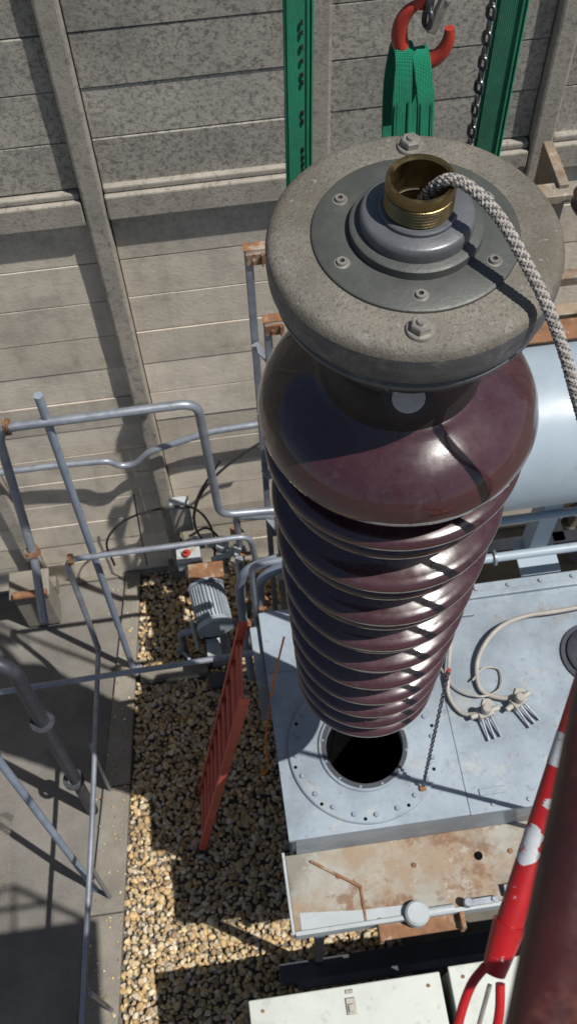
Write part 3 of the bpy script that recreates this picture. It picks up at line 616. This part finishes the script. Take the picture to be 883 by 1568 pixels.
for i_,o in enumerate((Vector((0,0,0)),off)):
    c=(a0+a1)/2+o;sg=1 if i_==0 else -1
    m.box(c,(.040,.004,L),rot);m.box(c+nn*.019+on*.012*sg,(.004,.024,L),rot);m.box(c-nn*.019+on*.012*sg,(.004,.024,L),rot)
m.obj('rails',M_orange,g,smooth=False)
m=M();s=.15
while s<L-.05:
    p=a0+d*s;m.cyl(p,p+off,.014,12);s+=.22
m.obj('rungs',M_orange,g)
m=M()
for o in (Vector((0,0,0)),off): m.box(a0+o+Vector((0,0,.02)),(.07,.03,.05),rot)
m.obj('feet',M_cable,g)
g=grp('orange_strap');m=M();ribbon(m,smooth([(.14,1.80,3.35),(.08,1.7,3.15),(.01,1.6,2.7),(-.01,1.5,2.4),(-.05,1.46,2.45)],6),.009,.003);m.obj('strap',M_strap,g)
m=M();m.box((-.03,1.5,2.38),(.03,.015,.02));m.obj('buckle',M_strap,g)
CZ=7.6
def nv(v,d): return Vector((v[0]*d,v[1]*d,CZ+v[2]*d))
g=grp('red_hook_pole')
p0=nv((.366,.41,-.91),1.3);p1=nv((.207,.125,-1.07),1.3)
m=M();m.sweep([p0,p0.lerp(p1,.5),p1],.0172,32);m.obj('shaft',M_redw,g)
dd=(p1-p0).normalized();xx=Vector((1,0,0));xx=(xx-dd*xx.dot(dd)).normalized();yy=dd.cross(xx)
def patch(m,t0,t1,ac,aw,jag):
    nU,nT=36,16;v=[];f=[]
    for i in range(nT+1):
        t=t0+(t1-t0)*i/nT;w=aw*((1-.8*abs(2*i/nT-1)**3) if jag>.1 else 1)*(1+random.uniform(-jag,jag));sh=random.uniform(-jag,jag)*.3
        for k in range(nU+1):
            a=ac+sh+w*(k/nU-.5);v.append(p0.lerp(p1,t)+(xx*math.cos(a)+yy*math.sin(a))*.0177)
    for i in range(nT):
        for k in range(nU): b=i*(nU+1)+k;f.append((b,b+1,b+nU+2,b+nU+1))
    m.add(v,f)
cd=Vector((0,0,CZ))-p0.lerp(p1,.7);ca_=math.atan2(cd.dot(yy),cd.dot(xx))
m=M();patch(m,.47,.56,ca_,5.9,.02);patch(m,.72,.83,ca_+.5,1.9,.3);patch(m,.64,.67,ca_-.2,1.0,.4);m.obj('worn_labels',M_label,g)
m=M()
m.sweep([p1-dd*.005,p1+dd*.03,p1+dd*.06],.02,20,rf=lambda t:.021-.006*t);e=p1+dd*.055
sd=Vector((1,-.1,.0));sd=(sd-dd*sd.dot(dd)).normalized()
m.sweep(smooth([e-sd*.012,e+dd*.03-sd*.022,e+dd*.08-sd*.022,e+dd*.125-sd*.012,e+dd*.14+sd*.008,e+dd*.125+sd*.024,e+dd*.09+sd*.026,e+dd*.05+sd*.022,e+dd*.015+sd*.012],5),.006,12);m.obj('snap_hook',M_redw,g)
m=M();m.sweep([e+dd*.1+sd*.004,e+dd*.02-sd*.0],.003,8);m.obj('gate',M_steel,g)
g=grp('basket_rail')
q0=nv((.333,.30,-.97),.6);q1=nv((.220,.02,-1.13),.6);dq=(q1-q0)
m=M();m.sweep([q0-dq*1.5,q0,q1,q1+dq*.8],.0215,28);m.obj('tube',M_brown,g)
# ------------------------------------------------------------------ camera, light, world
H=CZ-1.0
yaw=math.radians(5.8);p=math.radians(60.2);ro=math.radians(2.44)
r=Vector((math.cos(yaw),-math.sin(yaw),0));f=Vector((math.sin(yaw)*math.cos(p),math.cos(yaw)*math.cos(p),-math.sin(p)));u=r.cross(f)
R_=r*math.cos(ro)-u*math.sin(ro);U_=u*math.cos(ro)+r*math.sin(ro)
cam=bpy.data.cameras.new('camera');co=bpy.data.objects.new('camera',cam);COL.objects.link(co)
mat=Matrix((R_,U_,-f)).transposed().to_4x4();mat.translation=Vector((0,0,H));co.matrix_world=mat
cam.sensor_fit='VERTICAL';cam.sensor_height=36;cam.lens=36*1600/1568;cam.clip_start=.02;cam.clip_end=500
cam.dof.use_dof=True;cam.dof.focus_distance=2.3;cam.dof.aperture_fstop=8
sc.camera=co
sd=Vector((.42,-.25,1)).normalized()
sun=bpy.data.lights.new('sun','SUN');sun.energy=5;sun.angle=math.radians(.5);sun.color=(1,.96,.90)
so=bpy.data.objects.new('sun',sun);COL.objects.link(so);so.rotation_euler=sd.to_track_quat('Z','Y').to_euler();so.location=(3,-3,12)
w=bpy.data.worlds.new('World');sc.world=w;w.use_nodes=True;N=w.node_tree.nodes;L=w.node_tree.links
sk=N.new('ShaderNodeTexSky');sk.sky_type='NISHITA';sk.sun_disc=False;sk.sun_elevation=math.asin(sd.z);sk.sun_rotation=math.atan2(sd.x,sd.y)
bg=N['Background'];bg.inputs[1].default_value=.065;L.new(sk.outputs[0],bg.inputs[0])
sc.view_settings.view_transform='Standard';sc.view_settings.look='None';sc.view_settings.exposure=0
